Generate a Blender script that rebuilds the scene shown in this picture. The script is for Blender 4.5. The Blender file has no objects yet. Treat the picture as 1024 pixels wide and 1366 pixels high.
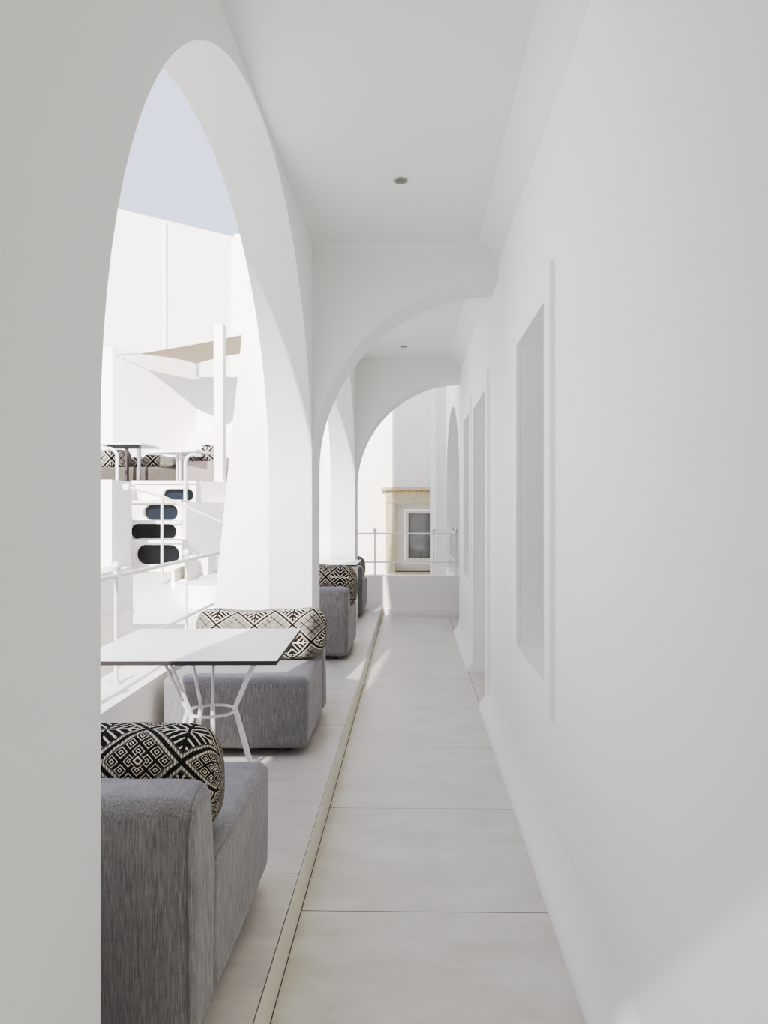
import bpy, bmesh, math, random
from mathutils import Vector, Matrix, noise
from mathutils.geometry import tessellate_polygon

random.seed(7)
C = bpy.context.scene.collection
PI = math.pi

# ------------------------------------------------------------------ camera model (1024 x 1366 frame)
FPX, PPX, PPY, HC = 1000.0, 531.0, 680.0, 1.45
YAW = math.atan(18.0 / FPX)


def P(px, py, Y):
    """the real-world point a photo pixel shows when it stands Y metres down the corridor"""
    dx, dz = (px - PPX) / FPX, (PPY - py) / FPX
    X = dx * math.cos(YAW) - math.sin(YAW)
    Yw = dx * math.sin(YAW) + math.cos(YAW)
    t = Y / Yw
    return Vector((X * t, Y, HC + dz * t))


# ------------------------------------------------------------------ node helper
class N:
    def __init__(self, mat):
        mat.use_nodes = True
        self.t = mat.node_tree
        self.t.nodes.clear()

    def node(self, kind, **kw):
        n = self.t.nodes.new(kind)
        for k, v in kw.items():
            setattr(n, k, v)
        return n

    def link(self, a, b):
        self.t.links.new(a, b)

    def put(self, sock, v):
        if hasattr(v, 'is_linked') or hasattr(v, 'links'):
            self.link(v, sock)
        else:
            sock.default_value = v

    def m(self, op, a, b=None, c=None):
        n = self.node('ShaderNodeMath', operation=op)
        self.put(n.inputs[0], a)
        if b is not None:
            self.put(n.inputs[1], b)
        if c is not None:
            self.put(n.inputs[2], c)
        return n.outputs[0]

    def mix(self, f, a, b):
        n = self.node('ShaderNodeMix', data_type='RGBA')
        self.put(n.inputs[0], f)
        self.put(n.inputs[6], a)
        self.put(n.inputs[7], b)
        return n.outputs[2]

    def noise(self, vec, scale, detail=2.0, rough=0.5):
        n = self.node('ShaderNodeTexNoise')
        if vec is not None:
            self.link(vec, n.inputs['Vector'])
        n.inputs['Scale'].default_value = scale
        n.inputs['Detail'].default_value = detail
        n.inputs['Roughness'].default_value = rough
        return n.outputs[0]

    def mapping(self, vec, scale=(1, 1, 1), loc=(0, 0, 0), rot=(0, 0, 0)):
        n = self.node('ShaderNodeMapping')
        self.link(vec, n.inputs[0])
        n.inputs['Scale'].default_value = scale
        n.inputs['Location'].default_value = loc
        n.inputs['Rotation'].default_value = rot
        return n.outputs[0]

    def bsdf(self, color, rough=0.8, bump=None, bump_s=0.2, bump_d=0.01, **kw):
        b = self.node('ShaderNodeBsdfPrincipled')
        self.put(b.inputs['Base Color'], color)
        self.put(b.inputs['Roughness'], rough)
        for k, v in kw.items():
            self.put(b.inputs[k], v)
        if bump is not None:
            bn = self.node('ShaderNodeBump')
            bn.inputs['Strength'].default_value = bump_s
            bn.inputs['Distance'].default_value = bump_d
            self.link(bump, bn.inputs['Height'])
            self.link(bn.outputs[0], b.inputs['Normal'])
        o = self.node('ShaderNodeOutputMaterial')
        self.link(b.outputs[0], o.inputs[0])
        return b


def rgb(r, g, b):
    def f(c):
        c /= 255.0
        return c / 12.92 if c <= 0.04045 else ((c + 0.055) / 1.055) ** 2.4
    return (f(r), f(g), f(b), 1.0)


def mk(name):
    return bpy.data.materials.new(name)


M = {}


def plaster(name, col, rough=0.85, spec=0.25):
    mt = mk(name)
    n = N(mt)
    pos = n.node('ShaderNodeNewGeometry').outputs['Position']
    big = n.noise(pos, 1.3, 3.0)
    fine = n.noise(pos, 38.0, 4.0, 0.6)
    c2 = tuple(v * 0.955 for v in col[:3]) + (1,)
    b = n.bsdf(n.mix(big, col, c2), rough, fine, 0.10, 0.004)
    b.inputs['Specular IOR Level'].default_value = spec
    return mt


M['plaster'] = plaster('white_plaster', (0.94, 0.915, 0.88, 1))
M['plaster_in_shaded'] = plaster('corridor_plaster_shaded', (0.735, 0.742, 0.718, 1), 0.6, 0.3)  # same white plaster, darkened so ceiling and cross arches read as shaded
M['plaster_right_lit'] = plaster('right_wall_plaster_lit', (0.94, 0.935, 0.92, 1), 0.6, 0.3)  # same white plaster, lightened to stand in for light from the arches
M['plaster_left_shaded'] = plaster('left_wall_plaster_shaded', (0.76, 0.768, 0.742, 1), 0.6, 0.3)  # left wall copy of the plaster, shade mixed into its colour
M['plaster_cove_half_lit'] = plaster('cove_plaster_half_lit', (0.82, 0.825, 0.80, 1), 0.6, 0.3)  # tone between lit wall and shaded ceiling copies, so the cove blends
M['room'] = plaster('room_plaster_shaded', (0.47, 0.46, 0.44, 1))  # plaster colour darkened to deepen the shade inside the niche


def floor_mat(name, col, dark, xj=None, y0=2.705, per=0.935):
    mt = mk(name)
    n = N(mt)
    pos = n.node('ShaderNodeNewGeometry').outputs['Position']
    sp = n.node('ShaderNodeSeparateXYZ')
    n.link(pos, sp.inputs[0])
    x, y = sp.outputs[0], sp.outputs[1]
    fr = n.m('FRACT', n.m('DIVIDE', n.m('ADD', y, 50 * per - y0), per))
    d = n.m('MULTIPLY', n.m('SUBTRACT', 0.5, n.m('ABSOLUTE', n.m('SUBTRACT', fr, 0.5))), per)
    j = n.m('LESS_THAN', d, 0.0022)
    if xj is not None:
        jx = n.m('LESS_THAN', n.m('ABSOLUTE', n.m('SUBTRACT', x, xj)), 0.0022)
        j = n.m('MAXIMUM', j, jx)
    clouds = n.noise(n.mapping(pos, (1.0, 1.9, 1.0)), 2.6, 8.0, 0.68)
    ramp = n.node('ShaderNodeMapRange')
    n.link(clouds, ramp.inputs[0])
    ramp.inputs[1].default_value, ramp.inputs[2].default_value = 0.3, 0.7
    tile = n.mix(ramp.outputs[0], dark, col)
    speck = n.noise(pos, 90.0, 3.0)
    tile = n.mix(n.m('MULTIPLY', speck, 0.12), tile, tuple(v * 0.6 for v in col[:3]) + (1,))
    tile = n.mix(j, tile, (0.10, 0.095, 0.085, 1))
    n.bsdf(tile, n.m('ADD', 0.30, n.m('MULTIPLY', clouds, 0.2)), n.m('SUBTRACT', 1.0, j), 0.4, 0.002)
    return mt


M['floor'] = floor_mat('porcelain_floor_tile', rgb(216, 211, 202), rgb(186, 181, 171), 0.505)
M['platform'] = floor_mat('platform_tile', rgb(214, 209, 202), rgb(186, 181, 174))
M['ground'] = plaster('limewashed_ground', (0.78, 0.77, 0.745, 1))


def simple(name, col, rough=0.5, metal=0.0, nscale=60.0, var=0.92, bump=0.05):
    mt = mk(name)
    n = N(mt)
    pos = n.node('ShaderNodeTexCoord').outputs['Object']
    f = n.noise(pos, nscale, 2.0)
    n.bsdf(n.mix(f, col, tuple(v * var for v in col[:3]) + (1,)), rough, f, bump, 0.001, Metallic=metal)
    return mt


M['kerb'] = simple('kerb_stone', rgb(206, 202, 190), 0.5, 0, 14.0, 0.93)
M['groove'] = simple('dark_groove', rgb(70, 66, 58), 0.9)
M['white_metal'] = simple('white_painted_metal', (0.83, 0.82, 0.81, 1), 0.35)
M['rail_metal'] = simple('rail_white_paint', (0.80, 0.80, 0.785, 1), 0.4)
M['table_white'] = simple('white_laminate', (0.88, 0.875, 0.865, 1), 0.32, 0, 200.0, 0.98, 0.01)
M['table_edge'] = simple('dark_laminate_core', rgb(62, 59, 58), 0.5)
M['dark_metal'] = simple('dark_bronze_metal', rgb(74, 70, 68), 0.45)
M['light_metal_grey'] = simple('grey_metal', rgb(150, 150, 156), 0.45)
M['black_plastic'] = simple('black_plastic', rgb(22, 21, 21), 0.6)
M['sofa_sunlit'] = None
M['wood_white'] = simple('white_window_paint', rgb(226, 222, 212), 0.45)
M['spot_grey'] = simple('spot_trim_grey', rgb(150, 150, 142), 0.5)
M['spot_dark'] = simple('spot_lens', rgb(120, 120, 112), 0.3)


def fabric(name, ca, cb, zstretch=0.045):
    mt = mk(name)
    n = N(mt)
    pos = n.node('ShaderNodeTexCoord').outputs['Object']
    streak = n.noise(n.mapping(pos, (1, 1, zstretch)), 400.0, 3.0, 0.7)
    weft = n.noise(n.mapping(pos, (0.06, 0.06, 1)), 300.0, 2.0, 0.6)
    cloud = n.noise(pos, 5.0, 3.0)
    r1 = n.node('ShaderNodeMapRange')
    n.link(streak, r1.inputs[0])
    r1.inputs[1].default_value, r1.inputs[2].default_value = 0.33, 0.67
    f = n.m('ADD', n.m('MULTIPLY', r1.outputs[0], 0.6), n.m('MULTIPLY', weft, 0.3))
    f = n.m('ADD', f, n.m('MULTIPLY', n.m('SUBTRACT', cloud, 0.5), 0.25))
    b = n.bsdf(n.mix(f, ca, cb), 0.92, f, 0.25, 0.002)
    b.inputs['Specular IOR Level'].default_value = 0.15
    b.inputs['Sheen Weight'].default_value = 0.25
    b.inputs['Sheen Roughness'].default_value = 0.5
    return mt


M['sofa'] = fabric('grey_melange_upholstery', rgb(97, 97, 99), rgb(173, 170, 168))
M['sofa_sunlit'] = fabric('sunlit_taupe_upholstery', rgb(150, 138, 136), rgb(190, 178, 175))  # sunlight on the right terrace sofa put into the fabric colour
M['sofa_shaded'] = fabric('shaded_taupe_upholstery', rgb(84, 78, 74), rgb(126, 118, 112))  # left terrace sofa, fabric darkened to stand in for shade
M['sail'] = fabric('beige_sail_cloth', rgb(124, 108, 84), rgb(142, 126, 100), 1.0)


def ikat(name, dark, cream, n_per_m=4.42, u0=0.0, v0=0.0):
    mt = mk(name)
    n = N(mt)
    uv = n.node('ShaderNodeUVMap').outputs[0]
    sp = n.node('ShaderNodeSeparateXYZ')
    n.link(uv, sp.inputs[0])
    m = n.m
    wob = n.noise(n.mapping(uv, (30, 30, 1)), 1.0, 2.0)
    s = m('ADD', m('MULTIPLY', sp.outputs[0], n_per_m), m('ADD', u0 + 20.0, m('MULTIPLY', wob, 0.03)))
    t = m('ADD', m('MULTIPLY', sp.outputs[1], n_per_m), m('ADD', v0 + 5.0, m('MULTIPLY', wob, 0.03)))
    p, q = m('ADD', s, t), m('SUBTRACT', s, t)
    pc = m('SUBTRACT', m('FRACT', p), 0.5)
    qc = m('SUBTRACT', m('FRACT', q), 0.5)
    ap, aq = m('ABSOLUTE', pc), m('ABSOLUTE', qc)
    mx = m('MAXIMUM', ap, aq)
    par = m('MODULO', m('ADD', m('SUBTRACT', m('FLOOR', p), m('FLOOR', q)), 200.0), 2.0)
    # diamond filled with small concentric diamonds (a 4 x 4 meander)
    k = 4.8
    pa = m('SUBTRACT', m('FRACT', m('MULTIPLY', m('ADD', pc, 0.4167), k)), 0.5)
    qa = m('SUBTRACT', m('FRACT', m('MULTIPLY', m('ADD', qc, 0.4167), k)), 0.5)
    mm = m('MAXIMUM', m('ABSOLUTE', pa), m('ABSOLUTE', qa))
    rings = m('LESS_THAN', m('FRACT', m('ADD', m('MULTIPLY', mm, 4.6), 0.28)), 0.64)
    # centre rosette
    centre = m('LESS_THAN', mx, 0.10)
    ros = m('LESS_THAN', m('FRACT', m('ADD', m('MULTIPLY', mx, 16.0), 0.1)), 0.55)
    fillA = m('ADD', m('MULTIPLY', rings, m('SUBTRACT', 1.0, centre)), m('MULTIPLY', ros, centre))
    # chevron diamond
    ds = m('MULTIPLY', m('ADD', pc, qc), 0.5)
    dt = m('MULTIPLY', m('SUBTRACT', pc, qc), 0.5)
    chev = m('FRACT', m('MULTIPLY', m('ADD', m('MULTIPLY', m('ABSOLUTE', dt), -1.0), m('ABSOLUTE', ds)), 7.5))
    chv = m('LESS_THAN', chev, 0.70)
    inside = m('MULTIPLY', m('GREATER_THAN', m('ABSOLUTE', dt), 0.015), m('LESS_THAN', m('ABSOLUTE', dt), 0.36))
    arrow = m('MULTIPLY', m('LESS_THAN', m('ABSOLUTE', ds), 0.018), m('LESS_THAN', m('ABSOLUTE', dt), 0.40))
    fillB = m('MAXIMUM', m('MULTIPLY', chv, inside), arrow)
    fill = m('ADD', m('MULTIPLY', fillA, m('SUBTRACT', 1.0, par)), m('MULTIPLY', fillB, par))
    # lattice borders: dark band, dotted cream line, thin dark band
    edge = m('GREATER_THAN', mx, 0.462)
    dots = m('LESS_THAN', m('FRACT', m('MULTIPLY', m('ADD', p, q), 14.0)), 0.5)
    creamline = m('MULTIPLY', m('GREATER_THAN', mx, 0.415), m('LESS_THAN', mx, 0.4621))
    inner = m('MULTIPLY', m('GREATER_THAN', mx, 0.385), m('LESS_THAN', mx, 0.4151))
    black = m('MULTIPLY', fill, m('LESS_THAN', mx, 0.3851))
    black = m('MAXIMUM', black, edge)
    black = m('MAXIMUM', black, m('MULTIPLY', creamline, m('MULTIPLY', dots, 0.55)))
    black = m('MAXIMUM', black, m('MULTIPLY', inner, 0.85))
    # woven threads
    thr = n.noise(n.mapping(uv, (260, 330, 1)), 1.0, 1.0)
    thr2 = m('MULTIPLY', m('SUBTRACT', thr, 0.5), 0.55)
    f = m('ADD', black, thr2)
    n_ = n.node('ShaderNodeClamp')
    n.link(f, n_.inputs[0])
    b = n.bsdf(n.mix(n_.outputs[0], cream, dark), 0.95, thr, 0.35, 0.002)
    b.inputs['Specular IOR Level'].default_value = 0.1
    return mt


M['ikat'] = ikat('black_cream_ikat', rgb(20, 18, 17), rgb(202, 195, 182), 4.42, 0.643, 0.40)
M['ikat_far'] = ikat('distant_ikat', rgb(22, 20, 18), rgb(214, 206, 192), 3.9, 0.0, 0.86)
M['ikat_worn'] = ikat('brown_cream_ikat', rgb(34, 29, 26), rgb(226, 217, 204), 4.42, 0.094, 0.27)
M['ikat_small'] = ikat('taupe_cream_ikat', rgb(40, 35, 31), rgb(238, 230, 218), 2.3)


def stone(name):
    mt = mk(name)
    n = N(mt)
    pos = n.node('ShaderNodeNewGeometry').outputs['Position']
    a = n.noise(pos, 9.0, 6.0, 0.65)
    bb = n.noise(pos, 34.0, 5.0, 0.7)
    r = n.node('ShaderNodeMapRange')
    n.link(bb, r.inputs[0])
    r.inputs[1].default_value, r.inputs[2].default_value = 0.42, 0.62
    c = n.mix(a, rgb(226, 214, 196), rgb(196, 178, 150))
    c = n.mix(n.m('MULTIPLY', r.outputs[0], 0.6), c, rgb(158, 138, 110))
    n.bsdf(c, 0.9, bb, 0.5, 0.01)
    return mt


M['stone'] = stone('weathered_limestone')


def glass(name, col, rough=0.06):
    mt = mk(name)
    n = N(mt)
    pos = n.node('ShaderNodeNewGeometry').outputs['Position']
    f = n.noise(pos, 1.5, 2.0)
    n.bsdf(n.mix(f, col, tuple(v * 0.75 for v in col[:3]) + (1,)), rough, None)
    return mt


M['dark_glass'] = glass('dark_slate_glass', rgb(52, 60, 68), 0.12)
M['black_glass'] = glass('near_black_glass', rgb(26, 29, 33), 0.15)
M['pane'] = glass('grey_window_pane', rgb(132, 134, 132), 0.05)


def curtain_mat():
    mt = mk('sheer_curtain')
    n = N(mt)
    pos = n.node('ShaderNodeNewGeometry').outputs['Position']
    f = n.noise(n.mapping(pos, (1, 1, 0.05)), 26.0, 3.0)
    n.bsdf(n.mix(f, rgb(190, 190, 188), rgb(128, 130, 128)), 0.7)
    return mt


M['curtain'] = curtain_mat()


# ------------------------------------------------------------------ mesh helpers
def new():
    return bmesh.new()


def box(bm, x0, x1, y0, y1, z0, z1, mi=0):
    v = [bm.verts.new(p) for p in ((x0, y0, z0), (x1, y0, z0), (x1, y1, z0), (x0, y1, z0),
                                   (x0, y0, z1), (x1, y0, z1), (x1, y1, z1), (x0, y1, z1))]
    fs = []
    for q in ((0, 3, 2, 1), (4, 5, 6, 7), (0, 1, 5, 4), (1, 2, 6, 5), (2, 3, 7, 6), (3, 0, 4, 7)):
        f = bm.faces.new([v[i] for i in q])
        f.material_index = mi
        fs.append(f)
    return v


def bbox(bm, x0, x1, y0, y1, z0, z1, r=0.01, seg=2, mi=0):
    v = box(bm, x0, x1, y0, y1, z0, z1, mi)
    es = list({e for w in v for e in w.link_edges})
    bmesh.ops.bevel(bm, geom=es, offset=r, segments=seg, affect='EDGES', profile=0.5, clamp_overlap=True)


def prism(bm, loops, axis, t0, t1, mi=0):
    """2D outline (first loop) with holes, extruded from t0 to t1 along axis"""
    def to3(p, t):
        return {'x': (t, p[0], p[1]), 'y': (p[0], t, p[1]), 'z': (p[0], p[1], t)}[axis]
    tris = tessellate_polygon([[Vector((p[0], p[1], 0)) for p in l] for l in loops])
    flat = [p for l in loops for p in l]
    a = [bm.verts.new(to3(p, t0)) for p in flat]
    b = [bm.verts.new(to3(p, t1)) for p in flat]
    for t in tris:
        if len(set(t)) < 3:
            continue
        for vs in (a, b):
            try:
                bm.faces.new([vs[i] for i in t]).material_index = mi
            except ValueError:
                pass
    o = 0
    for l in loops:
        k = len(l)
        for i in range(k):
            j = (i + 1) % k
            try:
                bm.faces.new([a[o + i], a[o + j], b[o + j], b[o + i]]).material_index = mi
            except ValueError:
                pass
        o += k


def tube(bm, pts, r, seg=10, mi=0, r2=None):
    pts = [Vector(p) for p in pts]
    rings = []
    up = None
    for i, p in enumerate(pts):
        if i == 0:
            d = pts[1] - p
        elif i == len(pts) - 1:
            d = p - pts[i - 1]
        else:
            d = (pts[i + 1] - p).normalized() + (p - pts[i - 1]).normalized()
        d.normalize()
        if up is None:
            up = Vector((0, 0, 1)) if abs(d.z) < 0.9 else Vector((1, 0, 0))
        s = d.cross(up).normalized()
        up = s.cross(d).normalized()
        rr = r if r2 is None else r + (r2 - r) * i / (len(pts) - 1)
        rings.append([bm.verts.new(p + (s * math.cos(a) + up * math.sin(a)) * rr)
                      for a in [2 * PI * k / seg for k in range(seg)]])
    for A, B in zip(rings, rings[1:]):
        for k in range(seg):
            bm.faces.new([A[k], A[(k + 1) % seg], B[(k + 1) % seg], B[k]]).material_index = mi
    for R_ in (rings[0], rings[-1]):
        bm.faces.new(R_).material_index = mi


def ball(bm, c, r, seg=14, mi=0):
    ret = bmesh.ops.create_uvsphere(bm, u_segments=seg, v_segments=seg // 2 + 2, radius=r)
    for v in ret['verts']:
        v.co += Vector(c)
        for f in v.link_faces:
            f.material_index = mi


def cyl(bm, c, r, h, seg=20, mi=0):
    tube(bm, [Vector(c), Vector(c) + Vector((0, 0, h))], r, seg, mi)


def ringt(bm, c, R, r, seg=36, s2=8):
    g = []
    for i in range(seg):
        a = 2 * PI * i / seg
        row = []
        for j in range(s2):
            b = 2 * PI * j / s2
            row.append(bm.verts.new((c[0] + (R + r * math.cos(b)) * math.cos(a),
                                     c[1] + (R + r * math.cos(b)) * math.sin(a), c[2] + r * math.sin(b))))
        g.append(row)
    for i in range(seg):
        for j in range(s2):
            bm.faces.new([g[i][j], g[(i + 1) % seg][j], g[(i + 1) % seg][(j + 1) % s2], g[i][(j + 1) % s2]])


def obj(name, bm, mats, parent=None, sharp=35, label=None, cat=None, group=None, kind=None):
    bmesh.ops.recalc_face_normals(bm, faces=bm.faces[:])
    me = bpy.data.meshes.new(name)
    bm.to_mesh(me)
    bm.free()
    for mt in (mats if isinstance(mats, (list, tuple)) else [mats]):
        me.materials.append(mt)
    if len(me.polygons):
        me.polygons.foreach_set('use_smooth', [True] * len(me.polygons))
        me.set_sharp_from_angle(angle=math.radians(sharp))
    o = bpy.data.objects.new(name, me)
    C.objects.link(o)
    if parent is not None:
        o.parent = parent
    tag(o, label, cat, group, kind)
    return o


def tag(o, label=None, cat=None, group=None, kind=None):
    for k, v in (('label', label), ('category', cat), ('group', group), ('kind', kind)):
        if v:
            o[k] = v
    return o


def thing(name, label, cat, loc=(0, 0, 0), rz=0.0, group=None):
    o = bpy.data.objects.new(name, None)
    o.empty_display_size = 0.1
    C.objects.link(o)
    o.location = loc
    o.rotation_euler = (0, 0, rz)
    return tag(o, label, cat, group)


def copy_tree(o, parent=None):
    c = o.copy()
    C.objects.link(c)
    if parent is not None:
        c.parent = parent
    for ch in list(o.children):
        copy_tree(ch, c)
    return c


def struct(name, bm, m, sharp=35):
    return obj(name, bm, m, None, sharp, None, None, None, 'structure')


def arc(c, rx, rz, a0, a1, k):
    return [(c[0] + rx * math.cos(a0 + (a1 - a0) * i / k), c[1] + rz * math.sin(a0 + (a1 - a0) * i / k))
            for i in range(k + 1)]


# ------------------------------------------------------------------ THE CORRIDOR SHELL
XL, XLO, XR, XRO = -0.65, -0.932, 0.56, 0.86
ZC = 3.177
PL = 0.135                                           # height of the seating platform
A0 = (-2.17, 1.155)
A1 = (1.555, 4.88)
A2 = (5.28, 8.61)
END = 9.01


def arch_loop(a):
    cy, hw = (a[0] + a[1]) / 2, (a[1] - a[0]) / 2
    pts = arc((cy, 1.61), hw, 1.545, PI, 0, 48)      # from a[0] over the top to a[1]
    return pts


bm = new()
outer = [(-4.0, -0.6), (A1[0], -0.6)] + arch_loop(A1) + [(A1[1], -0.6), (A2[0], -0.6)] + arch_loop(A2) + \
        [(A2[1], -0.6), (END, -0.6), (END, 3.4), (-4.0, 3.4)]
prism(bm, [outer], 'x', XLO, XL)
struct('wall_left', bm, M['plaster_left_shaded'], 30)

# buttresses that thicken each pier towards the courtyard
for i, (y0, y1) in enumerate(((A0[1], A1[0]), (A1[1], A2[0]), (A2[1], END))):
    bm = new()
    k = 0.15 if i == 0 else 0.0
    prism(bm, [[(XLO + 0.02, -0.6), (-1.435 + k, -0.6), (-1.32 + k, 0.53), (-1.02 + k * 0.5, 3.47), (-1.0 + k * 0.4, 3.8), (XLO + 0.02, 3.8)]], 'y',
          y0 + 0.0005, y1 - 0.0005)
    struct('wall_buttress' if i == 0 else 'wall_buttress.%03d' % i, bm, M['plaster'])

bm = new()
rect = lambda y0, y1, z0, z1: [(y0, z0), (y1, z0), (y1, z1), (y0, z1)]
outer = [(-4, -0.02), (5.54, -0.02), (5.54, 2.335), (6.66, 2.335), (6.66, -0.02), (8.85, -0.02)] + \
        arc((10.5, 1.75), 1.65, 1.12, PI, 0, 40) + [(12.15, -0.02), (14.2, -0.02), (14.2, 3.45), (9.0, 3.45), (9.0, 4.4), (-4, 4.4)]
prism(bm, [outer, rect(3.08, 3.89, 0.745, 2.30), rect(7.09, 7.87, 0.785, 2.37)], 'x', XR, XRO)
struct('wall_right', bm, M['plaster_right_lit'], 30)

# ceiling with a soft cove on the room side
bm = new()
box(bm, XLO, 2.1, -1.58, END, ZC, 3.42)
struct('ceiling', bm, M['plaster_in_shaded'])
bm = new()
R_ = 0.13
prism(bm, [[(XR + 0.001, ZC + 0.001)] + [(XR - R_ + R_ * math.sin(a) * 1.0, ZC - R_ + R_ * math.cos(a)) for a in
          [PI / 2 * k / 10 for k in range(10, -1, -1)]]], 'y', -4, A1[1] + 0.01)
struct('trim_1', bm, M['plaster_cove_half_lit'], 60)
bm = new()
prism(bm, [[(XR + 0.001, ZC + 0.001)] + [(XR - R_ + R_ * math.sin(a), ZC - R_ + R_ * math.cos(a)) for a in
          [PI / 2 * k / 10 for k in range(10, -1, -1)]]], 'y', A2[0] - 0.01, A2[1] + 0.01)
struct('trim_2', bm, M['plaster_cove_half_lit'], 60)

# half arches that cross the corridor at each pier
for i, (y0, y1) in enumerate(((A1[1] - 0.0, A2[0]), (A2[1], END))):
    bm = new()
    loop = arc((XR + 0.02, 1.72), XR - XL + 0.02, 1.225, PI, PI / 2, 40) + [(XR + 0.02, ZC + 0.01), (XL - 0.001, ZC + 0.01)]
    prism(bm, [loop], 'y', y0, y1)
    struct('wall_cross_arch' if i == 0 else 'wall_cross_arch.001', bm, M['plaster_in_shaded'], 30)
# fillet between ceiling and first cross arch
bm = new()
r = 0.05
prism(bm, [[(A1[1] + 0.001, ZC + 0.001)] + [(A1[1] - r + r * math.sin(a), ZC - r + r * math.cos(a)) for a in
          [PI / 2 * k / 8 for k in range(8, -1, -1)]]], 'x', XL, XR)
struct('trim_3', bm, M['plaster_in_shaded'], 60)

# floor, platform, kerb
bm = new()
box(bm, -0.398, 2.1, -4, 14.2, -0.3, 0.0)
struct('floor', bm, M['floor'])
bm = new()
box(bm, -1.41, -0.4075, -4, 10.40, -0.6, PL)
struct('floor_platform', bm, M['platform'])
bm = new()
bbox(bm, -0.4055, -0.40, -4, 10.40, -0.2, PL + 0.0005, 0.001, 1)
struct('trim_kerb', bm, M['kerb'])
bm = new()
box(bm, -0.408, -0.405, -4, 10.40, -0.2, PL - 0.002)
box(bm, -0.401, -0.3975, -4, 10.40, -0.2, 0.001)
struct('trim_groove', bm, M['groove'])

# plaster skirting sweeping from wall to floor
for i, (y0, y1) in enumerate(((-4, 5.50), (6.70, 8.82))):
    bm = new()
    sec = [(XR + 0.002, -0.001), (XR - 0.07, -0.001), (XR - 0.07, 0.022), (XR - 0.055, 0.045), (XR - 0.035, 0.075), (XR - 0.016, 0.11),
           (XR - 0.005, 0.15), (XR + 0.002, 0.21)]
    prism(bm, [sec], 'y', y0, y1)
    struct('baseboard_right' if i == 0 else 'baseboard_right.001', bm, M['plaster_right_lit'], 60)


# raised surrounds round the wall openings
def surround(name, y0, y1, z0, z1, w, t, low=True):
    bm = new()
    if low:
        prism(bm, [rect(y0 - w, y1 + w, z0 - w, z1 + w), rect(y0, y1, z0, z1)], 'x', XR - t, XR + 0.001)
    else:
        prism(bm, [[(y0 - w, 0.0), (y0, 0.0), (y0, z1), (y1, z1), (y1, 0.0), (y1 + w, 0.0), (y1 + w, z1 + w), (y0 - w, z1 + w)]],
              'x', XR - t, XR + 0.001)
    es = [e for e in bm.edges if all(abs(v.co.x - (XR - t)) < 1e-5 for v in e.verts) and len(e.link_faces) == 2 and
          abs(e.calc_face_angle(0)) > 0.5]
    bmesh.ops.bevel(bm, geom=es, offset=0.004, segments=2, affect='EDGES')
    struct(name, bm, M['plaster_right_lit'])


surround('trim_window', 3.08, 3.89, 0.745, 2.30, 0.13, 0.02)
surround('trim_door', 5.54, 6.66, 0, 2.335, 0.13, 0.02, False)
surround('trim_window.001', 7.09, 7.87, 0.785, 2.37, 0.13, 0.02)


def casement(name, y0, y1, z0, z1, x=0.80):
    r = thing(name, None, None, (x, (y0 + y1) / 2, z0))
    r['kind'] = 'structure'
    w, h = (y1 - y0) / 2, z1 - z0
    bm = new()
    prism(bm, [rect(-w, w, 0, h), rect(-w + 0.06, -0.03, 0.06, h - 0.06), rect(0.03, w - 0.06, 0.06, h - 0.06)], 'x', -0.03, 0.03)
    obj('window_frame', bm, M['wood_white'], r)
    bm = new()
    box(bm, -0.006, 0.006, -w + 0.055, w - 0.055, 0.055, h - 0.055)
    obj('pane', bm, M['pane'], r)


casement('window_1', 3.08, 3.89, 0.745, 2.30)
casement('window_2', 7.09, 7.87, 0.785, 2.37)
r = thing('door_1', None, None, (0.80, 6.10, 0.0))
r['kind'] = 'structure'
bm = new()
prism(bm, [[(-0.56, 0), (-0.49, 0), (-0.49, 2.265), (0.49, 2.265), (0.49, 0), (0.56, 0), (0.56, 2.335), (-0.56, 2.335)]], 'x', -0.04, 0.04)
obj('door_frame', bm, M['wood_white'], r)
bm = new()
prism(bm, [rect(-0.49, 0.49, 0.005, 2.265), rect(-0.38, 0.38, 0.9, 2.15)], 'x', -0.02, 0.02)
box(bm, -0.008, 0.008, -0.38, 0.38, 0.9, 2.15, 1)
obj('door_leaf', bm, [M['wood_white'], M['pane']], r)

# rooms behind the right wall, closed off
bm = new()
box(bm, 2.0, 2.1, -4, 14.2, -0.02, ZC + 0.02)
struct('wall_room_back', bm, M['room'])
bm = new()
box(bm, XRO - 0.001, 2.1, END, 14.2, ZC, 3.42)
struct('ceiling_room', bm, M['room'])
bm = new()
box(bm, XRO + 0.0, 2.0, 8.30, 8.42, 0.0, ZC)
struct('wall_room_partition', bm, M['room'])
bm = new()
box(bm, XRO, 2.0, 12.9, 13.02, 0.0, ZC)
struct('wall_room_end', bm, M['room'])
bm = new()
box(bm, XLO - 0.05, 2.1, -1.58, END, 3.42, 6.8)  # unseen mass added above the roof to keep sun off the far court
box(bm, XR, 2.1, -4, -1.72, 4.4, 6.8)
struct('wall_upper_sun_block', bm, M['plaster'])

# unseen wall added behind the viewer, its opening cut to shape the sun patch
bm = new()
outer = [(XL, 0.0), (-0.08, 0.0), (-0.08, 2.0), (-0.04, 2.10), (0.0, 2.20), (0.042, 2.33), (0.11, 2.475), (0.178, 2.613),
         (0.27, 2.75), (0.40, 2.87), (XR, 2.96), (XR, ZC), (XL, ZC)]
prism(bm, [outer], 'y', -1.58, -1.5)
struct('wall_back_sun_mask', bm, M['plaster_in_shaded'])

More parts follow.
